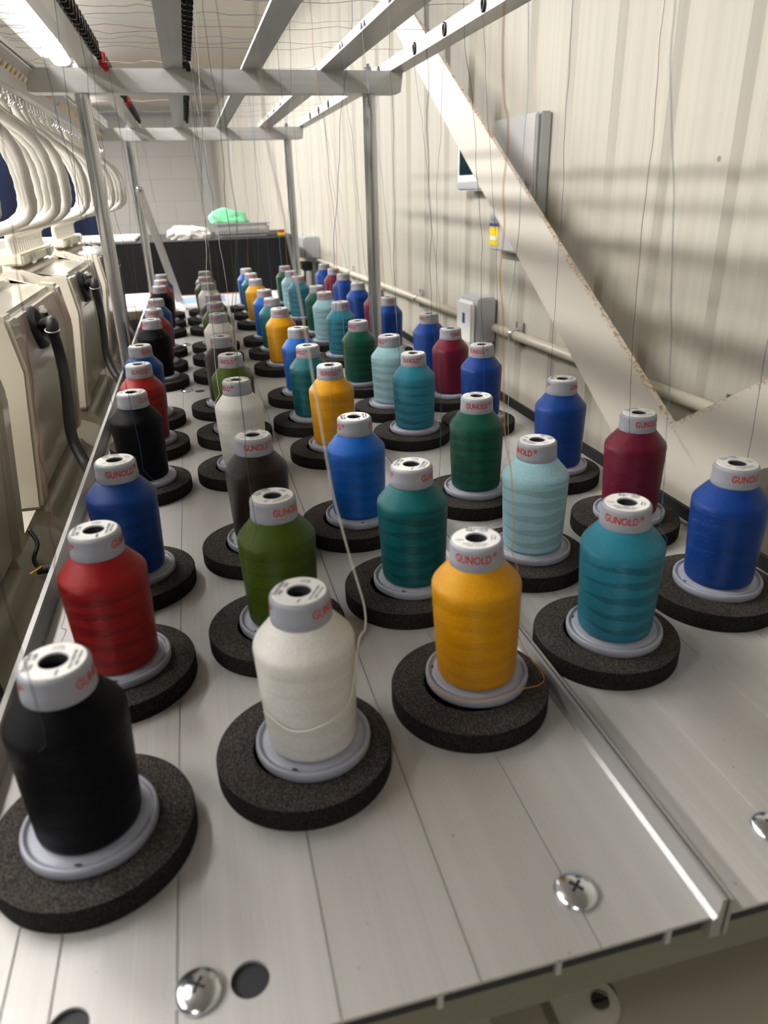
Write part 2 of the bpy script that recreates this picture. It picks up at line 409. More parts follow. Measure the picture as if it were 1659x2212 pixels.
# crumpled cloth
bm = bmesh.new(); bmesh.ops.create_icosphere(bm, subdivisions=5, radius=1)
for v in bm.verts:
    nn = noise.fractal(v.co * 1.8 + Vector((3, 1, 2)), 1, 2, 4); r = 1 + .28 * nn
    v.co = Vector((v.co.x * .085 * r * (1 + .2 * v.co.x), v.co.y * .06 * r, max(-.002, (v.co.z * .042 * r + .012)))) + Vector((.092, 3.16, TT))
tag(finish(bm, 'crumpled_cloth', M['whitecloth'], smooth='all'), 'crumpled white cloth lying on the black-draped table', 'cloth')
# plastic tub with mint bag
t = thing('plastic_tub', 'clear plastic tub holding red and mint green items on the black table', 'tub', (.335, 3.2, TT))
bm = bmesh.new(); box(bm, (-.11, -.06, 0), (.12, .06, .052), .012)
for v in bm.verts:
    if v.co.z > .03: v.co.x *= 1.04; v.co.y *= 1.06
finish(bm, 'tub_body', M['clear'], t, smooth=True)
obox('tub_rim', (-.118, -.068, .050), (.128, .068, .057), M['clear'], t, .003)
for i in range(14):
    bm = bmesh.new(); bmesh.ops.create_uvsphere(bm, u_segments=14, v_segments=8, radius=.012 + .004 * random.random())
    o = finish(bm, 'yarn_ball', M['redwool'] if i % 5 else M['papblue'], t, smooth='all', loc=(-.09 + .0145 * i, random.uniform(-.04, .03), .017))
bm = bmesh.new(); bmesh.ops.create_icosphere(bm, subdivisions=4, radius=1)
for v in bm.verts:
    r = 1 + .3 * noise.fractal(v.co * 1.5, 1, 2, 3); v.co = Vector((v.co.x * .085 * r, v.co.y * .045 * r, max(0, v.co.z * .045 * r * (1 - .45 * v.co.x) + .006))) + Vector((.30, 3.2, TT + .058))
tag(finish(bm, 'mint_bag', M['mint'], smooth='all'), 'crumpled mint green bag lying on top of the clear tub', 'bag')
t = thing('small_box', 'small red and yellow box on the right end of the black table', 'box', (.505, 3.12, TT))
obox('box_bottom', (-.015, -.012, 0), (.015, .012, .013), M['yellow'], t, .001); obox('box_top', (-.015, -.012, .013), (.015, .012, .024), M['red_plastic'], t, .001)

# ------------------------------------------------------------------ machine body under the tray
Y0, Y1 = -.1027, 1.98
tag(obox('support_beam', (-.0135, -.098, -.032), (.50, 1.95, -.0108), M['olive']), 'olive grey support beam under the front edge of the spool tray', 'beam')
t = thing('machine_base', 'grey-beige machine base cover below the front edge of the tray', 'machine base', (.2, .8, FLOOR))
bm = bmesh.new(); box(bm, (-.212, -1.25, 0), (.34, 1.15, -.080 - FLOOR), .01); finish(bm, 'base_cover', M['cover'], t, smooth=True)
t.location = (.2, .8, FLOOR)
bk = thing('hinge_bracket', 'rounded metal plate with a slotted screw on the machine base, bottom right', 'bracket', (.238, -.0785, -.080))
bm = bmesh.new(); pr = [(-.2, .05), (-.2, -.0125)] + [(.014 + .0115 * math.sin(a_), -.001 - .0115 * math.cos(a_)) for a_ in [PI * i / 14 for i in range(15)]] + [(.014, .05)]
va = [bm.verts.new((x, y, 0)) for x, y in pr]; vb = [bm.verts.new((x, y, .0025)) for x, y in pr]
bm.faces.new(va[::-1]); bm.faces.new(vb)
for i in range(len(pr)): j = (i + 1) % len(pr); bm.faces.new((va[i], va[j], vb[j], vb[i]))
o = finish(bm, 'plate', M['cream_matt'], bk)
bm = bmesh.new(); lathe(bm, [(.0042, 0), (.0042, .0012), (.003, .0018), (.0004, .0018)], 24, c=(.0165, -.002, .0025), cap=True); scr = finish(bm, 'slotted_screw', M['zinc'], bk, smooth=True)
obox('screw_slot', (.0165 - .0038, -.0026, .0040), (.0165 + .0038, -.0014, .0047), M['black'], scr)
obox('raised_arm', (-.035, -.06, .0025), (-.012, .03, .013), M['cover'], bk, .0015)

# ------------------------------------------------------------------ trays
def boolean_holes(o, holes, r, depth=.006):
    for (x, y) in holes:
        bm = bmesh.new(); lathe(bm, [(r, -.03), (r, .01)], 40, c=(x, y, 0), cap=True)
        c = finish(bm, 'cutter', None)
        m = o.modifiers.new('b', 'BOOLEAN'); m.operation = 'DIFFERENCE'; m.solver = 'EXACT'; m.object = c
        dg = bpy.context.evaluated_depsgraph_get(); me = D_.meshes.new_from_object(o.evaluated_get(dg))
        o.modifiers.clear(); o.data = me; cm = c.data; D_.objects.remove(c); D_.meshes.remove(cm)
def tray_mesh(x0, x1, grooves, ribs, lipl, lipr):
    bm = bmesh.new(); t_ = .0016; g = .00045
    # top skin with V grooves
    top = [(x0, 0)]
    for gx in grooves: top += [(gx - g, 0), (gx, -.0009), (gx + g, 0)]
    top += [(x1, 0)]
    prof = top + [(x1, -t_), (x0, -t_)]
    return prof
t1 = thing('spool_tray', 'wide brushed aluminium tray carrying the four left-hand spool rows', 'tray', (0, 0, 0))
bm = bmesh.new(); extr(bm, tray_mesh(-.0105, .2815, [.0165, .0335, .0775, .1338, .1856, .2345], 0, 0, 0), Y0, Y1)
o = finish(bm, 'tray_plate', M['tray'], t1); boolean_holes(o, [(.1037, -.0795), (.0405, -.0800), (.1015, .818), (.1015, 1.50)], .0072)
def rib_bm(xs):
    bm = bmesh.new()
    for x in xs: box(bm, (x - .0011, Y0 + .0004, -.0098), (x + .0011, Y1, -.0015))
    return bm
obox('gap_shade_fill', (-.0095, Y0 + .0022, -.0097), (.2805, Y1 - .01, -.0019), M['bore'], t1)  # dark block added so the hollow tray edge looks shaded
finish(rib_bm([.03, .077, .123, .170, .217, .264]), 'underside_ribs', M['tray'], t1)
bm = bmesh.new(); extr(bm, [(-.0105, -.0105), (-.0105, .0), (-.0085, .0), (-.0095, .002), (-.0112, .013), (-.0112, .0165), (-.0145, .0165), (-.0145, -.0105)], Y0, Y1)
finish(bm, 'left_lip', M['lip'], t1)
bm = bmesh.new(); extr(bm, [(.2815, -.0105), (.2815, 0), (.2835, .0015), (.2842, .0105), (.2862, .0105), (.2862, -.0105)], Y0 - .0015, Y1)
finish(bm, 'right_lip', M['lip'], t1)
t2 = thing('side_tray', 'narrower brushed aluminium tray nearest the wall, under the turquoise and blue spool rows', 'tray', (.39, .9, 0))
t2['label'] = 'narrower brushed aluminium tray nearest the wall, carrying the rightmost spools'
t1['label'] = 'wide brushed aluminium tray with the two round holes at its front end'
bm = bmesh.new(); extr(bm, tray_mesh(.2895, .4965, [.3352, .386, .436], 0, 0, 0), Y0, Y1); o = finish(bm, 'tray_plate', M['tray']); o.parent = t2; o.matrix_parent_inverse = Matrix.Translation((-.39, -.9, 0))
o = obox('gap_shade_fill', (.2905, Y0 + .0022, -.0097), (.4955, Y1 - .01, -.0019), M['bore']); o.parent = t2; o.matrix_parent_inverse = Matrix.Translation((-.39, -.9, 0))  # same dark fill, stands for shade inside the narrow tray
bm = rib_bm([.335, .386, .45]); o = finish(bm, 'underside_ribs', M['tray']); o.parent = t2; o.matrix_parent_inverse = Matrix.Translation((-.39, -.9, 0))
bm = bmesh.new(); extr(bm, [(.2876, -.0105), (.2876, .0100), (.2890, .0100), (.2895, .0), (.2895, -.0105)], Y0 - .0015, Y1); o = finish(bm, 'left_lip', M['lip']); o.parent = t2; o.matrix_parent_inverse = Matrix.Translation((-.39, -.9, 0))
bm = bmesh.new(); extr(bm, [(.4965, -.0105), (.4965, .011), (.500, .011), (.500, -.0105)], Y0, Y1); o = finish(bm, 'right_lip', M['dark_lip']); o.parent = t2; o.matrix_parent_inverse = Matrix.Translation((-.39, -.9, 0))

# pan head bolts
bm = bmesh.new()
prof = [(.0088, 0), (.0090, .0006)] + [(.0090 * math.cos(a_), .0006 + .0038 * math.sin(a_)) for a_ in [PI / 2 * i / 9 for i in range(1, 9)]] + [(.0003, .0044)]
lathe(bm, prof, 40); bolt_me = finish(bm, 'bolt_head', M['zinc'], smooth='all'); bm2 = bmesh.new()
for k in range(2):
    q = Matrix.Rotation(PI / 2 * k + .5, 4, 'Z'); tmp = bmesh.new(); box(tmp, (-.0031, -.0006, .0036), (.0031, .0006, .00455)); tmp.transform(q)
    me_ = D_.meshes.new('x'); tmp.to_mesh(me_); tmp.free(); bm2.from_mesh(me_); D_.meshes.remove(me_)
cross_me = finish(bm2, 'cross_recess', M['bore'])
bm_, cr_ = bolt_me.data, cross_me.data; D_.objects.remove(bolt_me); D_.objects.remove(cross_me)
BO = [((.0851, -.0793), 'domed cross-head bolt beside the round hole at the front of the tray'),
      ((.2356, -.0791), 'domed cross-head bolt in front of the turquoise spool, left of the divider'),
      ((.3345, -.0735), 'domed bolt cut off by the right photo edge, on the narrow tray'),
      ((.0828, .824), 'small shiny bolt between the left two spool columns, behind the second group'),
      ((.0830, 1.19), 'small shiny bolt between the left two spool columns, further back'),
      ((.0830, 1.68), 'small shiny bolt near the far end of the tray, left side')]
for (xy, lab) in BO:
    t = thing('bolt', lab, 'bolt', (xy[0], xy[1], 0)); t.rotation_euler.z = random.random() * 3
    o = link(D_.objects.new('bolt_head', bm_)); o.parent = t; o2 = link(D_.objects.new('cross_recess', cr_)); o2.parent = t

# papers at the far end
def sheet(name, x0, y0, x1, y1, z, rot, parts, lab, cat='paper'):
    t = thing(name, lab, cat, ((x0 + x1) / 2, (y0 + y1) / 2, z)); t.rotation_euler.z = rot
    hx, hy = (x1 - x0) / 2, (y1 - y0) / 2
    obox('sheet', (-hx, -hy, 0.0002), (hx, hy, .0008), M['paper'], t)
    for nm, m_, (a, b, c, d) in parts: obox(nm, (a * hx, b * hy, .0009), (c * hx, d * hy, .0011), M[m_], t)
sheet('printed_sheet', .055, 1.70, .335, 1.965, .0003, -.02, [('red_band', 'paperred', (-1, .86, .35, 1)), ('blue_panel', 'papblue', (-.9, -.3, -.05, .7)), ('red_text_block', 'paperred', (.35, .1, .7, .35))],
      'white printed sheet with red border at the far end of the tray')
tag(obox('side_shelf', (-.30, 1.77, -.03), (-.0155, 2.16, -.008), M['cream_matt'], bev=.002), 'cream side shelf left of the far end of the tray', 'shelf')
sheet('leaflet', -.12, 1.79, -.02, 2.08, -.0078, .0, [('red_text_block', 'paperred', (-.2, -.7, .4, -.5))], 'white leaflet with a little red print on the cream side shelf')

# ------------------------------------------------------------------ overhead frame
ZBT = .4205
fr_g = 'cross bars of the thread frame'
for y, ln, lab in ((.895, (-.066, .442), 'nearer aluminium cross bar of the overhead thread frame'), (1.83, (-.085, .436), 'further aluminium cross bar of the overhead thread frame')):
    t = thing('cross_bar', lab, 'bar', (.19, y, .3935), fr_g)
    bm = bmesh.new()
    box(bm, (ln[0] - .19, 0, 0), (ln[1] - .19, .030, ZBT - .3935), .0)
    for v in bm.verts:
        if v.co.x > 0 and v.co.z < .01: v.co.x -= .004
    finish(bm, 'bar_profile', M['bar'], t)
    obox('bottom_flange', (ln[0] - .186, -.0012, -.0012), (ln[1] - .20, .031, .0), M['bar'], t)
    for x in (-.003, .394):
        bm = bmesh.new(); lathe(bm, [(.006, 0), (.006, .006), (.0025, .0062), (.0025, .010)], 6, c=(x - .19, .015, ZBT - .3935), cap=True); finish(bm, 'nut', M['zinc'], t)
for y, k in ((.91, 'nearer'), (1.845, 'further')):
    for x, sd, s2 in ((-.001, 'left', 'left'), (.394, 'right', 'right')):
        bm = bmesh.new(); lathe(bm, [(.0098, 0.0), (.0098, .3923)], 32, cap=True)
        o = finish(bm, 'frame_post', M['post'], smooth=True, loc=(x, y, 0)); tag(o, f'{sd} round aluminium post holding the {k} cross bar', 'post')
RAILS = [(-.090, -.050, 'leftmost'), (.0038, .029, 'second'), (.1085, .1338, 'third'), (.2120, .2389, 'fourth'), (.3212, .3550, 'fifth'), (.4235, .4480, 'rightmost')]
rails = []
for i, (a, b, nm) in enumerate(RAILS):
    t = thing('frame_rail', f'{nm} of the six long aluminium rails overhead, counted from the left', 'rail', ((a + b) / 2, -.4, ZBT), 'long rails of the thread frame')
    hw = (b - a) / 2; h = (.02, .012, .010, .003, .0095, .0155)[i]
    bm = bmesh.new(); pr = [(-hw, 0), (hw, 0), (hw, h), (-hw, h)]
    if i in (4, 5): pr = [(-hw, 0), (hw, 0), (hw, .002), (-hw + .002, .002), (-hw + .002, h), (-hw, h)]
    extr(bm, pr, 0, 2.27); finish(bm, 'rail_profile', M['rail'], t); rails.append(t)
# strut at the far left post
a = Vector((.004, 1.828, .283)); b = Vector((.0665, 1.828, .002)); dr = (b - a).normalized(); pe = Vector((-dr.z, 0, dr.x))
t = thing('support_strut', 'flat grey strut leaning from the far left post down to the tray', 'strut', tuple(b))
bm = bmesh.new(); pr = [a + pe * .010 - b, a - dr * .010 - b, a - pe * .010 - b, Vector((0, 0, 0)) - pe * .010, Vector((0, 0, 0)) + pe * .010]
va = [bm.verts.new(p) for p in pr]; vb = [bm.verts.new(p + Vector((0, -.004, 0))) for p in pr]; bm.faces.new(va[::-1]); bm.faces.new(vb)
for i in range(5): bm.faces.new((va[i], va[(i + 1) % 5], vb[(i + 1) % 5], vb[i]))
finish(bm, 'flat_bar', M['rail'], t)
bm = bmesh.new(); lathe(bm, [(.007, 0), (.007, .003), (.004, .005), (.0005, .005)], 20, M=Matrix.Translation(a - b + Vector((0, -.004, 0))) @ Matrix.Rotation(PI / 2, 4, 'X'), cap=True); finish(bm, 'strut_bolt', M['zinc'], t, smooth=True)

# thread guide clips on the rails
def clip_block(bm, y, x, m=1):
    box(bm, (x, y - .0045, .001), (x + .0085, y + .0045, .017), .0012)
    box(bm, (x + .004, y - .002, -.004), (x + .010, y + .002, .006), .0008)
cb = bmesh.new(); clip_block(cb, 0, 0); cbo = finish(cb, 'clip', M['black'], smooth=True); cme = cbo.data; D_.objects.remove(cbo)
rb = cme.copy(); rb.materials[0] = M['red_plastic']
ORD = ['first', 'second', 'third', 'fourth']
for ri, rx in ((1, .0292), (2, .1341)):
    for g_ in range(4):
        y = .46 + .43 * (g_ - 1) if True else 0
        y0 = .030 + .43 * g_
        t = thing('thread_guide_strip', f'row of black thread clips on the {RAILS[ri][2]} overhead rail, {ORD[g_]} group from the front', 'thread guide', (rx, y0, ZBT), 'black clip rows on the overhead rails')
        o = link(D_.objects.new('red_clip', rb)); o.parent = t; o.location = (0, .002, 0); o.scale = (1, 2.0, 1); o['label'] = 'red clip'
        if ri == 2: o.data = cme; o['label'] = 'black end clip'; o.name = 'end_clip'
        for j in range(15):
            o = link(D_.objects.new('clip', cme)); o.parent = t; o.location = (0, .032 + j * .0225, .0)
SPY = {}
# ring clips on the right two rails
bm = bmesh.new(); bmesh.ops.create_circle(bm, segments=4, radius=.001); bm.free()
def ring_bm(R, r, Mx, a0=0, a1=2 * PI, n=20):
    bm = bmesh.new(); tube(bm, [Mx @ Vector((R * math.cos(a0 + (a1 - a0) * i / n), R * math.sin(a0 + (a1 - a0) * i / n), 0)) for i in range(n + 1)], r, 8); return bm
GY = {'A': [0, .1192, .2383], 'B': [.0233, .1425, .2616], 'C': [.0482, .1674, .2865], 'D': [.0721, .1912, .3104], 'E': [.1044, .2236, .3427]}
eye = ring_bm(.0040, .0013, Matrix.Scale(1.5, 4, (0, 0, 1)) @ Matrix.Rotation(PI / 2, 4, 'Y')); eyo = finish(eye, 'eyelet', M['black'], smooth='all'); eme = eyo.data; D_.objects.remove(eyo)
for i in range(12):
    y = GY['E'][i % 3] + .43 * (i // 3); o = link(D_.objects.new('eyelet', eme)); o.parent = rails[5]; o.location = (-.0124 - .001, y + .4, .0078)
for i in range(12):
    y = GY['D'][i % 3] + .43 * (i // 3)
    bm = bmesh.new()
    for q in (-.012, .002):
        pr = [(q, .002), (q + .009, .002), (q + .006, .0078)]
        va = [bm.verts.new((0, a_, b_)) for a_, b_ in pr]; vb = [bm.verts.new((-.0006, a_, b_)) for a_, b_ in pr]; bm.faces.new(va); bm.faces.new(vb[::-1])
        for k in range(3): bm.faces.new((va[k], va[(k + 1) % 3], vb[(k + 1) % 3], vb[k]))
    o = finish(bm, 'punched_slot', M['bore'], rails[4]); o.location = (-.0170, y + .4, .0)

# guide bar with spring hooks, left of the frame
t = thing('hook_rail', 'aluminium thread guide rail with rows of chrome hooks, upper left', 'thread guide', (-.10, .3, .39))
bm = bmesh.new(); extr(bm, [(-.03, .029), (.045, .0295), (.045, .0265), (.02, .006), (.018, -.004), (.014, -.004), (.015, .006), (-.03, .024)], 0, 1.62)
finish(bm, 'rail_profile', M['rail'], t)
hk = bmesh.new(); tube(hk, spline([(.0, 0, .006), (.006, 0, .002), (.006, 0, -.006), (0, .001, -.010), (-.006, .0, -.006), (-.004, 0, .0)], 4), .0013, 6); hko = finish(hk, 'spring_hook', M['chrome'], smooth='all'); hme = hko.data; D_.objects.remove(hko)
ce = bmesh.new(); lathe(ce, [(.0015, -.004), (.0026, -.003), (.0026, .003), (.0015, .004)], 12, cap=True); ceo = finish(ce, 'ceramic_eyelet', M['ceramic'], smooth=True); ceme = ceo.data; D_.objects.remove(ceo)
for i in range(60):
    y = (i // 15) * .43 + (i % 15) * .0245 - .02
    if y < .0: pass
    o = link(D_.objects.new('spring_hook', hme)); o.parent = t; o.location = (.016, y + .03, -.006)
    o = link(D_.objects.new('ceramic_eyelet', ceme)); o.parent = t; o.location = (.035, y + .03, .016); o.rotation_euler = (0, .6, 0)

# ------------------------------------------------------------------ embroidery heads on the left
def head(k):
    y0 = .5575 + .43 * k; wd_ = .33
    nm = {-1: 'nearest, mostly out of the picture at lower left', 0: 'nearest fully seen, at the left photo edge', 1: 'just behind the front one', 2: 'furthest away, beside the near left post'}[k]
    t = thing('embroidery_head', f'cream embroidery machine head, {nm}', 'machine head', (-.16, y0 + wd_ / 2, -.16), 'cream embroidery heads')
    ox, oy, oz = -.16, y0 + wd_ / 2, -.16
    def L(p): return Vector((p[0] - ox, p[1] - oy, p[2] - oz))
    bm = bmesh.new(); prof = [(-.40, -.06), (-.091, -.06), (-.073, .100), (-.080, .154), (-.143, .160), (-.150, .172), (-.40, .180)]
    extr(bm, [(x - ox, z - oz) for x, z in prof], y0 - oy, y0 + wd_ - oy)
    bmesh.ops.bevel(bm, geom=[e for e in bm.edges], offset=.007, segments=3, affect='EDGES', clamp_overlap=True)
    hs = finish(bm, 'housing', M['cream'], t, smooth=True)
    # raised frame pillar near and far, and top edge
    for ya, yb in ((y0 - .004, y0 + .034), (y0 + wd_ - .026, y0 + wd_ + .003)):
        tmp = bmesh.new(); extr(tmp, [(x - ox, z - oz) for x, z in [(-.13, -.055), (-.083, -.055), (-.0665, .100), (-.0745, .156), (-.10, .160), (-.12, .12)]], ya - oy, yb - oy)
        bmesh.ops.bevel(tmp, geom=tmp.edges[:], offset=.004, segments=2, affect='EDGES', clamp_overlap=True)
        finish(tmp, 'edge_pillar', M['cream'], t, smooth=True)
    # round arm boss at near upper corner
    bm = bmesh.new(); tube(bm, [L((-.155, y0 - .012, .150)), L((-.155, y0 + .05, .150))], .018, 20); finish(bm, 'hinge_boss', M['cream'], t, smooth=True)
    # comb clamp where the tubes enter
    cl = obox('tube_clamp', tuple(L((-.172, y0 + .02, .172))), tuple(L((-.138, y0 + .31, .188))), M['cream_matt'], t, .003)
    for q in (.08, .23): obox('clamp_catch', tuple(L((-.1375, y0 + q, .171))), tuple(L((-.134, y0 + q + .022, .187))), M['zinc'], cl, .001)
    # grommet with hose
    gc = L((-.0765, y0 + .128, .126)); Rt = Matrix.Rotation(PI / 2 - .22, 4, 'Y')
    bm = bmesh.new(); lathe(bm, [(.0001, -.002), (.012, -.002), (.014, .002), (.0175, .0075), (.0215, .0085), (.0250, .005), (.0258, -.001), (.0252, -.004)], 40, M=Matrix.Translation(gc) @ Rt); gr = finish(bm, 'round_grommet', M['black_rubber'], t, smooth='all')
    bm = bmesh.new(); e0 = L(at(114, 716, x=-.050) + Vector((0, .43 * k, 0)))
    p = [gc + Vector((.001, -.003, -.008)), gc.lerp(e0, .35) + Vector((.004, 0, .004)), gc.lerp(e0, .75) + Vector((.004, 0, .010)), e0 + Vector((.001, 0, .008)), e0 + Vector((.0, .0, -.002))]
    tube(bm, spline(p, 6), [.0068] * 25, 14); finish(bm, 'elbow_fitting', M['black_rubber'], gr, smooth='all')
    bm = bmesh.new(); box(bm, (-.003, -.004, -.012), (.003, .004, .012), .001); bm.transform(Matrix.Translation(gc + Vector((.012, .004, .012))) @ Matrix.Rotation(.3, 4, 'X')); finish(bm, 'spring_catch', M['chrome'], gr, smooth=True)
    bm = bmesh.new(); box(bm, (-.004, -.003, -.008), (.004, .003, .008), .001); bm.transform(Matrix.Translation(gc.lerp(e0, .6) + Vector((.003, .0, .018))) @ Matrix.Rotation(.9, 4, 'X')); finish(bm, 'latch', M['chrome'], gr, smooth=True)
    bm = ring_bm(.0078, .0009, Matrix.Translation(e0 + Vector((0, 0, .002))) @ Matrix.Rotation(.3, 4, 'X')); finish(bm, 'hose_ring', M['chrome'], gr, smooth='all')
    q0 = gc + Vector((.0265, .032, -.009))
    hp = [at(u_, v_, x=x_) for u_, v_, x_ in ((114, 716, -.050), (125, 750, -.050), (137, 800, -.049), (145, 860, -.048), (150, 915, -.046), (161, 958, -.041), (186, 1004, -.030), (198, 1022, -.0215))]
    sh = Vector((0, .43 * k, 0)); hp = [L(p + sh) for p in hp]
    bm = bmesh.new(); pts = hp
    tube(bm, spline(pts, 8), .0062, 14); finish(bm, 'hose', M['black_rubber'], gr, smooth='all')
    # lower rounded cover
    bm = bmesh.new(); pr = [(-.40, -.60), (-.021, -.60), (-.0205, -.30), (-.029, -.17), (-.046, -.105), (-.068, -.072), (-.10, -.058), (-.40, -.055)]
    extr(bm, [(x - ox, z - oz) for x, z in pr], y0 + .002 - oy, y0 + .314 - oy)
    bmesh.ops.bevel(bm, geom=bm.edges[:], offset=.014, segments=3, affect='EDGES', clamp_overlap=True)
    finish(bm, 'lower_cover', M['cream'], t, smooth=True)
    obox('inner_frame', tuple(L((-.40, y0 + .3145, -.60))), tuple(L((-.135, y0 + .4315, -.085))), M['olive'], t)
    # tubes
    for i in range(15):
        f = i / 14; r = .0046
        yc = y0 + .035 + f * .26           # clamp position
        yt = y0 - .11 + f * .35            # guide rail position
        bx = -.045 + .028 * math.sin(f * PI * .9) - .012 * (i % 3)
        P = [(-.156, yc, .180), (-.157, yc, .204), (-.150, yc - .01, .218), (-.118, yc - .05 + .02 * f, .228), (bx - .012, yc * .45 + (yt - .02) * .55, .246),
             (bx + .006, yt + .0, .276), (bx - .006, yt + .004, .320), (-.078 - .006 * (i % 2), yt, .362), (-.084, yt, .386)]
        pts = spline([L(p) for p in P], 9)
        rr = [r * (1.11 if (j % 3 == 0) else 1.0) for j in range(len(pts))]
        bm = bmesh.new(); tube(bm, pts, rr, 10); finish(bm, 'thread_tube', M['tube'], t, smooth='all')
    if k < 1:
        pass
    return t
for k in (-1, 0, 1, 2): head(k)
# small shelf bracket and cabling between the heads
t = thing('cable_bracket', 'pale bracket with black strap and blue wires beside the left tray lip', 'bracket', (-.105, .52, -.055))
bm = bmesh.new(); extr(bm, [(-.022, -.016), (.010, -.016), (.015, -.008), (.015, .002), (-.022, .002)], -.052, .030); finish(bm, 'bracket_body', M['cream_matt'], t)
bm = bmesh.new(); tube(bm, spline([(.0165, -.02, .0), (.024, -.030, -.012), (.020, -.042, -.025), (.026, -.050, -.034)]), .0022, 8); finish(bm, 'strap', M['black'], t, smooth='all')
for j, (c_, mm) in enumerate((('blue_wire', 'blueink'), ('red_wire', 'red_plastic'), ('yellow_wire', 'yellow'))):
    bm = bmesh.new(); tube(bm, spline([(.028, -.050, -.030), (.018, -.055 - j * .003, -.032), (.004, -.060 - j * .002, -.036), (-.012, -.064 - j * .002, -.038)]), .0010, 6); finish(bm, c_, M[mm], t, smooth='all')
bm = bmesh.new(); tube(bm, spline([(.022, -.050, -.034), (.045, -.045, -.036), (.075, -.040, -.038)]), .0045, 12); finish(bm, 'sleeved_cable', plain('purple_grey_sleeve', lin(70, 62, 72), .5), t, smooth='all')

# ------------------------------------------------------------------ foam pads and spools
POS = {
 'A': [(.0438, -.0013), (.0454, .1218), (.0465, .2377), (.0453, .4296), (.0441, .5541), (.0396, .6649), (.0451, .8692), (.0436, .9786), (.0429, 1.1033), (.0419, 1.3079), (.0411, 1.4245), (.039, 1.5486)],
 'B': [(.144, .0243), (.1444, .1403), (.143, .2633), (.142, .4447), (.1429, .5702), (.1377, .6906), (.1416, .8865), (.1418, 1.0145), (.1418, 1.1227), (.1389, 1.3146), (.1344, 1.4448), (.1374, 1.5746)],
 'C': [(.2397, .0514), (.2383, .1662), (.2251, .2845), (.24, .4759), (.234, .589), (.2399, .7137), (.2372, .9028), (.2382, 1.0282), (.2373, 1.1503), (.2376, 1.3442), (.2386, 1.4737), (.2365, 1.592)],
 'D': [(.3371, .0688), (.3372, .1855), (.3396, .3108), (.3385, .5018), (.3401, .6136), (.3271, .7355), (.3399, .9324), (.3382, 1.0678), (.3394, 1.1671), (.3301, 1.3571), (.3306, 1.4796), (.3324, 1.6081)],
 'E': [(.4362, .1026), (.4406, .2212), (.4361, .3409), (.4254, .5185), (.4269, .6321), (.4374, .7572), (.4265, .952), (.4335, 1.0665), (.4237, 1.178), (.4299, 1.3591), (.4317, 1.4822), (.4318, 1.6111)]}
CC = {'A': ['black', 'red', 'royal blue'], 'B': ['white', 'olive green', 'dark brown'], 'C': ['yellow', 'teal', 'azure blue'],
      'D': ['turquoise', 'pale blue', 'emerald green'], 'E': ['medium blue', 'crimson', 'medium blue']}
COLN = {'A': 'leftmost column', 'B': 'second column from the left', 'C': 'middle column', 'D': 'second column from the right', 'E': 'rightmost column by the wall'}
N12 = ['first', 'second', 'third', 'fourth', 'fifth', 'sixth', 'seventh', 'eighth', 'ninth', 'tenth', 'eleventh', 'twelfth']
OFF = {('A', 0): (-.0015, 0), ('B', 0): (.0010, 0), ('C', 0): (.0025, .0), ('D', 0): (.0020, .001), ('E', 0): (.0018, .001), ('E', 1): (.0016, 0)}
ANG = {('A', 0): 69, ('B', 0): 66, ('C', 0): -1, ('D', 0): -4, ('E', 0): 40, ('A', 1): 76, ('B', 1): 43, ('C', 1): 73, ('D', 1): -47, ('E', 1): 41, ('A', 2): 14, ('B', 2): 14, ('C', 2): 95, ('D', 2): 7, ('E', 2): 79,
       ('A', 3): 66, ('B', 3): -63, ('C', 3): 0, ('D', 3): -8, ('E', 3): -20, ('A', 4): 10, ('B', 4): -25, ('C', 4): -50, ('D', 4): -60, ('E', 4): 45, ('A', 5): 50, ('B', 5): -80, ('C', 5): 55, ('D', 5): -45, ('E', 5): -50}
NUM = {'black': '1000', 'red': '1147', 'royal blue': '1535', 'white': '1001', 'olive green': '1176', 'dark brown': '1130', 'yellow': '1023', 'teal': '1285', 'azure blue': '1534', 'turquoise': '1285', 'pale blue': '1204', 'emerald green': '1503', 'crimson': '1169', 'medium blue': '1042'}
NUM['white'] = '1001'; NUM['olive green'] = '1176'; NUM['turquoise'] = '1285'
# shared meshes
PADR, PADH = .04365, .0122
bm = bmesh.new(); lathe(bm, [(.0001, .0012), (.0255, .0012), (.0255, PADH), (.0425, PADH), (.0433, PADH - .0003), (PADR, PADH - .0013), (PADR, .0012), (.0433, 0), (.0001, 0)], 96)
_o = finish(bm, 'foam_pad', M['foam'], smooth=True); pad_me = _o.data; D_.objects.remove(_o); pad_me.materials.append(M['foam_shade'])
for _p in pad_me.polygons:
    if abs(_p.normal.z) < .5 or _p.center.z < .002: _p.material_index = 1  # sides and hole floor get the copy with painted shade
bm = bmesh.new(); lathe(bm, [(.006, .0), (.0272, .0), (.0283, .0008), (.0286, .0030), (.0284, .0050), (.0278, .0057), (.0268, .0057), (.0263, .0050), (.0258, .0044), (.0250, .0042), (.0244, .0048), (.0238, .0052), (.015, .0056), (.006, .0056), (.006, 0)], 96)
_o = finish(bm, 'base_flange', M['flange'], smooth='all'); fl_me = _o.data; D_.objects.remove(_o)
bm = bmesh.new(); box(bm, (-.0252, -.0012, .0050), (-.0243, .0012, .00535), .0001); _o = finish(bm, 'moulded_mark', M['bore']); mk_me = _o.data; D_.objects.remove(_o)
TOP = .0878
bm = bmesh.new()
pr = [(.0055, TOP - .02), (.0055, TOP - .0006), (.0060, TOP - .0002), (.0118, TOP - .0002), (.0128, TOP - .0004), (.0136, TOP - .0012), (.0139, TOP - .0026), (.01398, TOP - .0090), (.0141, TOP - .0093), (.0142, TOP - .0132), (.0135, TOP - .0134)]
lathe(bm, pr, 192, alt=[0] * 8 + [.00013, .00013, 0])
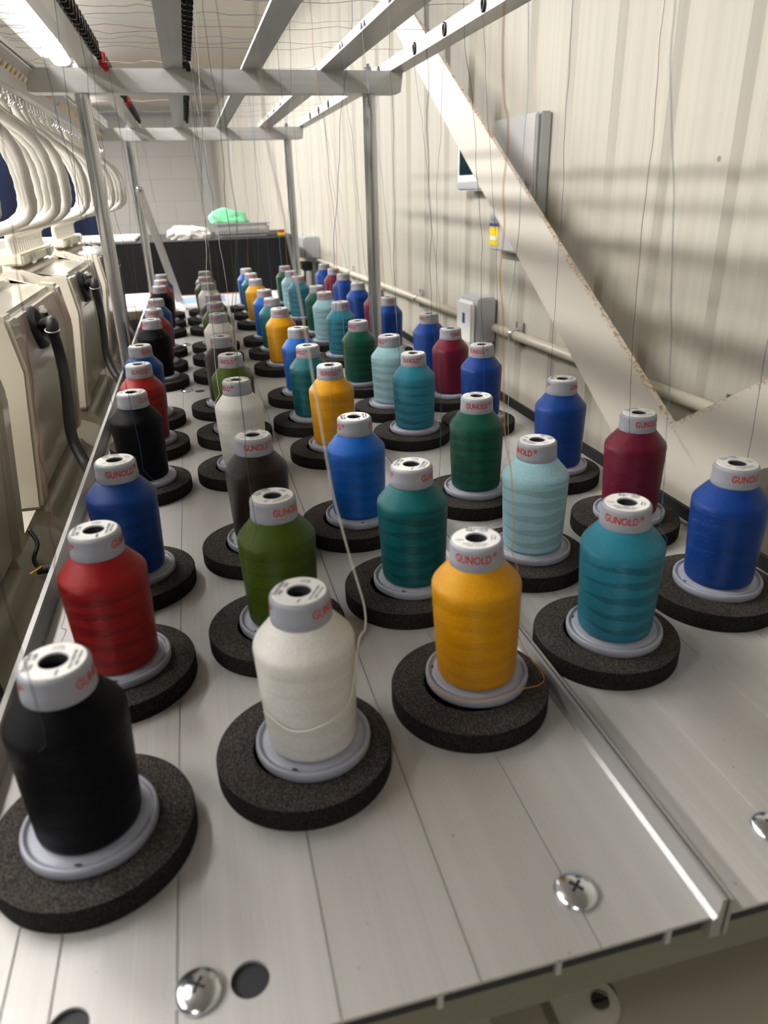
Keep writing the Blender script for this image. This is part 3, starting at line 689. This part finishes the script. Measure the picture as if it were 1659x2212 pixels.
_o = finish(bm, 'cap', M['cap'], smooth=True); cap_me = _o.data; D_.objects.remove(_o)
bm = bmesh.new(); lathe(bm, [(.0001, TOP - .018), (.0054, TOP - .018), (.0054, TOP - .0008)], 32); _o = finish(bm, 'bore', M['bore'], smooth=True); bore_me = _o.data; D_.objects.remove(_o)
bm = bmesh.new(); lathe(bm, [(.0058, TOP - .0002), (.0058, TOP + .0001), (.0122, TOP + .0001), (.0124, TOP - .0003)], 64); _o = finish(bm, 'top_label', M['label']); lab_me = _o.data; D_.objects.remove(_o)
wp = [(.0200, .0056), (.0214, .0066), (.0219, .0085), (.0221, .014), (.0228, .030), (.0234, .046), (.0238, .058), (.0239, .0605), (.0236, .0624), (.0229, .0639), (.0219, .0652), (.0142, .0744), (.0132, .0752)]
def winding(col):
    bm = bmesh.new(); fine = []
    for (r0, z0), (r1, z1) in zip(wp, wp[1:]):
        n = max(1, int((z1 - z0) / .0025))
        for k in range(n): fine.append((r0 + (r1 - r0) * k / n, z0 + (z1 - z0) * k / n))
    fine.append(wp[-1]); lathe(bm, fine, 96)
    o = finish(bm, 'thread_winding', TH[col], smooth='all'); me = o.data; D_.objects.remove(o); return me
W_ME = {c: winding(c) for c in COLS}
def text_mesh(body, size):
    cu = D_.curves.new('t', 'FONT'); cu.body = body; cu.size = size; cu.align_x = 'CENTER'; cu.align_y = 'CENTER'; cu.resolution_u = 3; cu.offset = size * .018
    o = link(D_.objects.new('t', cu)); dg = bpy.context.evaluated_depsgraph_get(); dg.update()
    me = D_.meshes.new_from_object(o.evaluated_get(dg)); D_.objects.remove(o); D_.curves.remove(cu); return me
def logo_mesh():
    bm = bmesh.new()
    for body, size, cx, cz in (('GUNOLD', .0062, -.0014, TOP - .0060), ('\u00ae', .0040, .0106, TOP - .0042)):
        me = text_mesh(body, size)
        tmp = bmesh.new(); tmp.from_mesh(me); D_.meshes.remove(me)
        xs = [v.co.x for v in tmp.verts]; zs = [v.co.y for v in tmp.verts]
        wdt = max(xs) - min(xs); want = .0195 if body == 'GUNOLD' else .0026; mx = (max(xs) + min(xs)) / 2; my = (max(zs) + min(zs)) / 2
        hgt = max(zs) - min(zs); wh = .0047 if body == 'GUNOLD' else .0026
        if body == 'GUNOLD':
            bmesh.ops.subdivide_edges(tmp, edges=[e for e in tmp.edges if e.calc_length() > .0015], cuts=2)
        for th_off in (0, PI):
            t3 = tmp.copy()
            for v in t3.verts:
                x = (v.co.x - mx) * want / wdt + cx; z = (v.co.y - my) * wh / hgt + cz; a = x / .0139 + th_off
                r = .01412
                v.co = Vector((r * math.sin(a), -r * math.cos(a), z))
            me2 = D_.meshes.new('x'); t3.to_mesh(me2); t3.free(); bm.from_mesh(me2); D_.meshes.remove(me2)
        tmp.free()
    o = finish(bm, 'brand_lettering', M['red_print']); me = o.data; D_.objects.remove(o); return me
LOGO = logo_mesh()
def label_mesh(num):
    bm = bmesh.new()
    def put(body, size, x, y, rot, squeeze=1):
        me = text_mesh(body, size); tmp = bmesh.new(); tmp.from_mesh(me); D_.meshes.remove(me)
        for v in tmp.verts:
            q = Matrix.Rotation(rot, 2) @ Vector((v.co.x * squeeze, v.co.y)); v.co = Vector((x + q.x, y + q.y, TOP + .00018))
        me2 = D_.meshes.new('x'); tmp.to_mesh(me2); tmp.free(); bm.from_mesh(me2); D_.meshes.remove(me2)
    put('SULKY\u00ae40', .0026, 0, .0099, 0); put('9481   ' + num, .0024, 0, .0076, 0)
    put('0101' + num + '01801', .0020, 0, -.0075, 0); put('100% Viskose', .0018, 0, -.0096, 0)
    put('Germany', .0014, .0078, 0, PI / 2); put('Made in', .0014, .0095, 0, PI / 2); put('1.000m', .0016, -.0085, -.0032, 0)
    o = finish(bm, 'label_print', M['black_print']); me = o.data; D_.objects.remove(o); return me
LP = {c: label_mesh(NUM[c]) for c in set(sum(CC.values(), []))}
count = {}
SPOOLS = {}
for col in 'ABCDE':
    for i in range(12):
        x, y = POS[col][i]; c = CC[col][i % 3]; key = (col, i)
        ox, oy = OFF.get(key, (.0012 if col in 'CDE' else .0003, 0)); bx, by = x + ox, y + oy
        dpx = {'A': -.0015, 'B': -.0048, 'C': -.0055, 'D': -.0042, 'E': -.0030}[col]
        if key == ('A', 0): dpx = .0003
        px, py = bx + dpx, by + (.0 if i else {'A': .0015, 'B': 0, 'C': -.0035, 'D': .002, 'E': .0}[col])
        if col == 'D': px = max(px, .3345)
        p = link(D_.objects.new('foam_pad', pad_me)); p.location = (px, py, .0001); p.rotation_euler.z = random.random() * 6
        n = count.get((col, c), 0); count[(col, c)] = n + 1
        tot = 8 if (col == 'E' and c == 'medium blue') else 4
        cn = {'medium blue': 'deep blue', 'royal blue': 'royal blue'}.get(c, c)
        tag(p, f'grey foam pad under the {cn} spool, {N12[i]} in the {COLN[col]}', 'foam pad', 'foam pads under the spools')
        t = thing('thread_spool', f'{cn} thread spool, {N12[i]} from the front in the {COLN[col]}', 'thread spool', (bx, by, PADH), f'{cn} thread spools')
        tl = Vector((x - bx, y - by, TOP)); t.rotation_mode = 'QUATERNION'
        # heading: print faces the angle seen in the photo
        v = CP - Vector((x, y, 0)); a0 = math.atan2(v.y, v.x)
        ang = math.radians(ANG.get(key, random.uniform(-90, 90)))
        rz = a0 + PI / 2 + ang
        t.rotation_quaternion = Vector((0, 0, 1)).rotation_difference(tl.normalized()) @ Matrix.Rotation(rz, 3, 'Z').to_quaternion()
        for nm, me in (('base_flange', fl_me), ('thread_winding', W_ME[c]), ('cap', cap_me), ('top_label', lab_me)):
            o = link(D_.objects.new(nm, me)); o.parent = t
            if nm == 'cap':
                q = link(D_.objects.new('brand_lettering', LOGO)); q.parent = o
                q = link(D_.objects.new('bore', bore_me)); q.parent = o
            if nm == 'top_label':
                q = link(D_.objects.new('label_print', LP[c])); q.parent = o
            if nm == 'base_flange':
                q = link(D_.objects.new('moulded_mark', mk_me)); q.parent = o
            if nm == 'thread_winding': o.rotation_euler.z = a0 + math.radians(random.choice((-1, 1)) * random.uniform(60, 95)) - rz
        SPOOLS[key] = (bx, by, x, y, c)

# ------------------------------------------------------------------ loose threads from the spools up to the frame
RX = {'A': .040, 'B': .1445, 'C': .2405, 'D': .3190, 'E': .4215}
SKIP = (('A', 1), ('B', 0), ('C', 0))
SIDE = {('E', 1): 215, ('E', 0): 25, ('D', 1): 150, ('E', 2): 90, ('C', 0): 70, ('B', 0): 350, ('A', 1): 200, ('A', 2): 20, ('D', 0): 330}
for (col, i), (bx, by, x, y, c) in SPOOLS.items():
    if (col, i) in SKIP: continue
    rnd = random.Random(hash((ord(col), i)) & 0xffff); rnd.seed(ord(col) * 31 + i)
    a = math.radians(SIDE.get((col, i), rnd.uniform(0, 360))); gx = RX[col]; gy = GY[col][i % 3] + .43 * (i // 3)
    if .888 < gy < .93: gy = .884
    z0 = PADH + .0665
    P = [Vector((x + .0242 * math.cos(a - .5), y + .0242 * math.sin(a - .5), z0 - .012)), Vector((x + .0238 * math.cos(a), y + .0238 * math.sin(a), z0))]
    ph = [rnd.uniform(0, 6.3) for _ in range(6)]; am = rnd.uniform(.5, 1.3)
    for k in range(1, 40):
        f = k / 39; e = min(1, f * 3) * min(1, (1 - f) * 6)
        sx = P[1].x * (1 - f) + gx * f; sy = P[1].y * (1 - f) + gy * f
        sx = sx * 1 + (x - sx) * .3 * math.exp(-f * 9) ; z = z0 + (ZBT + .0085 - z0) * f
        sx += e * am * (.0016 * math.sin(f * 9 + ph[0]) + .0009 * math.sin(f * 24 + ph[1]) + .0004 * math.sin(f * 61 + ph[2]))
        sy += e * am * (.0016 * math.sin(f * 8 + ph[3]) + .0009 * math.sin(f * 21 + ph[4]) + .0004 * math.sin(f * 57 + ph[5]))
        P.append(Vector((sx, sy, z)))
    zr = ZBT + .0085; end = -.064
    nn = max(6, int((gx - end) / .012))
    for k in range(1, nn + 1):
        f = k / nn; P.append(Vector((gx + (end - gx) * f, gy + .0012 * math.sin(f * 14 + ph[1]), zr - .0025 * abs(math.sin(f * PI * 4)) + .0008 * math.sin(f * 40 + ph[2]) - .004 * f)))
    bm = bmesh.new(); tube(bm, P, .00018 if c not in ('white',) else .00025, 5)
    cn = {'medium blue': 'deep blue'}.get(c, c)
    o = finish(bm, 'loose_thread', STR[c], smooth='all')
    tag(o, f'{cn} thread rising from the {N12[i]} spool of the {COLN[col]}', 'thread', 'threads rising from the spools')
# slack loops seen on the nearest spools
bx, by, x, y, c = SPOOLS[('C', 0)]
pts = [(x - .0285, y - .006, PADH + .0070), (x - .021, y - .0205, PADH + .0064), (x - .004, y - .0285, PADH + .0064), (x + .018, y - .026, PADH + .0070), (x + .033, y - .018, PADH + .001), (x + .0385, y - .010, PADH + .0008), (x + .033, y + .006, PADH + .010), (x + .0275, y + .010, PADH + .030), (x + .0255, y + .0050, PADH + .045)] + [at(u_, v_, y=y + .004) for u_, v_ in ((1118, 1230), (1106, 1190), (1110, 1148), (1104, 1022), (1091, 938), (1088, 800), (1087, 684), (1080, 600), (1086, 529), (1090, 478), (1087, 409), (1096, 323), (1097, 254), (1090, 220), (1086, 120), (1091, -30))]
bm = bmesh.new(); tube(bm, spline(pts, 8), .00024, 6)
tag(finish(bm, 'slack_thread', STR['yellow'], smooth='all'), 'slack yellow thread looping over the front yellow spool pad and rising to the frame', 'thread')
pb = lambda L_, yy: [at(u_, v_, y=yy) for u_, v_ in L_]
bx, by, x, y, c = SPOOLS[('B', 0)]
pts = [(x - .0222, y - .008, .043), (x - .010, y - .0226, .0405), (x + .006, y - .0238, .043), (x + .0175, y - .0165, .047)] + pb([(775, 1385), (789, 1358), (787, 1310), (770, 1250), (752, 1190), (736, 1130), (718, 1060), (690, 900), (643, 620), (598, 400), (575, 290), (556, 90), (548, -40)], .012)
bm = bmesh.new(); tube(bm, spline(pts, 8), .0003, 6)
tag(finish(bm, 'slack_thread', STR['white'], smooth='all'), 'slack white thread looping off the right side of the front white spool', 'thread')
pts = pb([(130, 1392), (143, 1362), (133, 1356), (140, 1330), (136, 1295), (121, 1262), (117, 1225), (119, 1190), (108, 1150), (107, 1100), (100, 1030), (85, 985), (84, 935), (74, 880), (70, 820), (60, 770), (58, 720), (52, 680), (45, 640), (38, 600), (33, 540), (25, 470), (20, 400), (5, 300), (-20, 180)], .100)
bm = bmesh.new(); tube(bm, spline(pts, 6), .00018, 6)
tag(finish(bm, 'slack_thread', STR['red'], smooth='all'), 'thin dark red thread hanging left of the front red spool over the tray lip', 'thread')
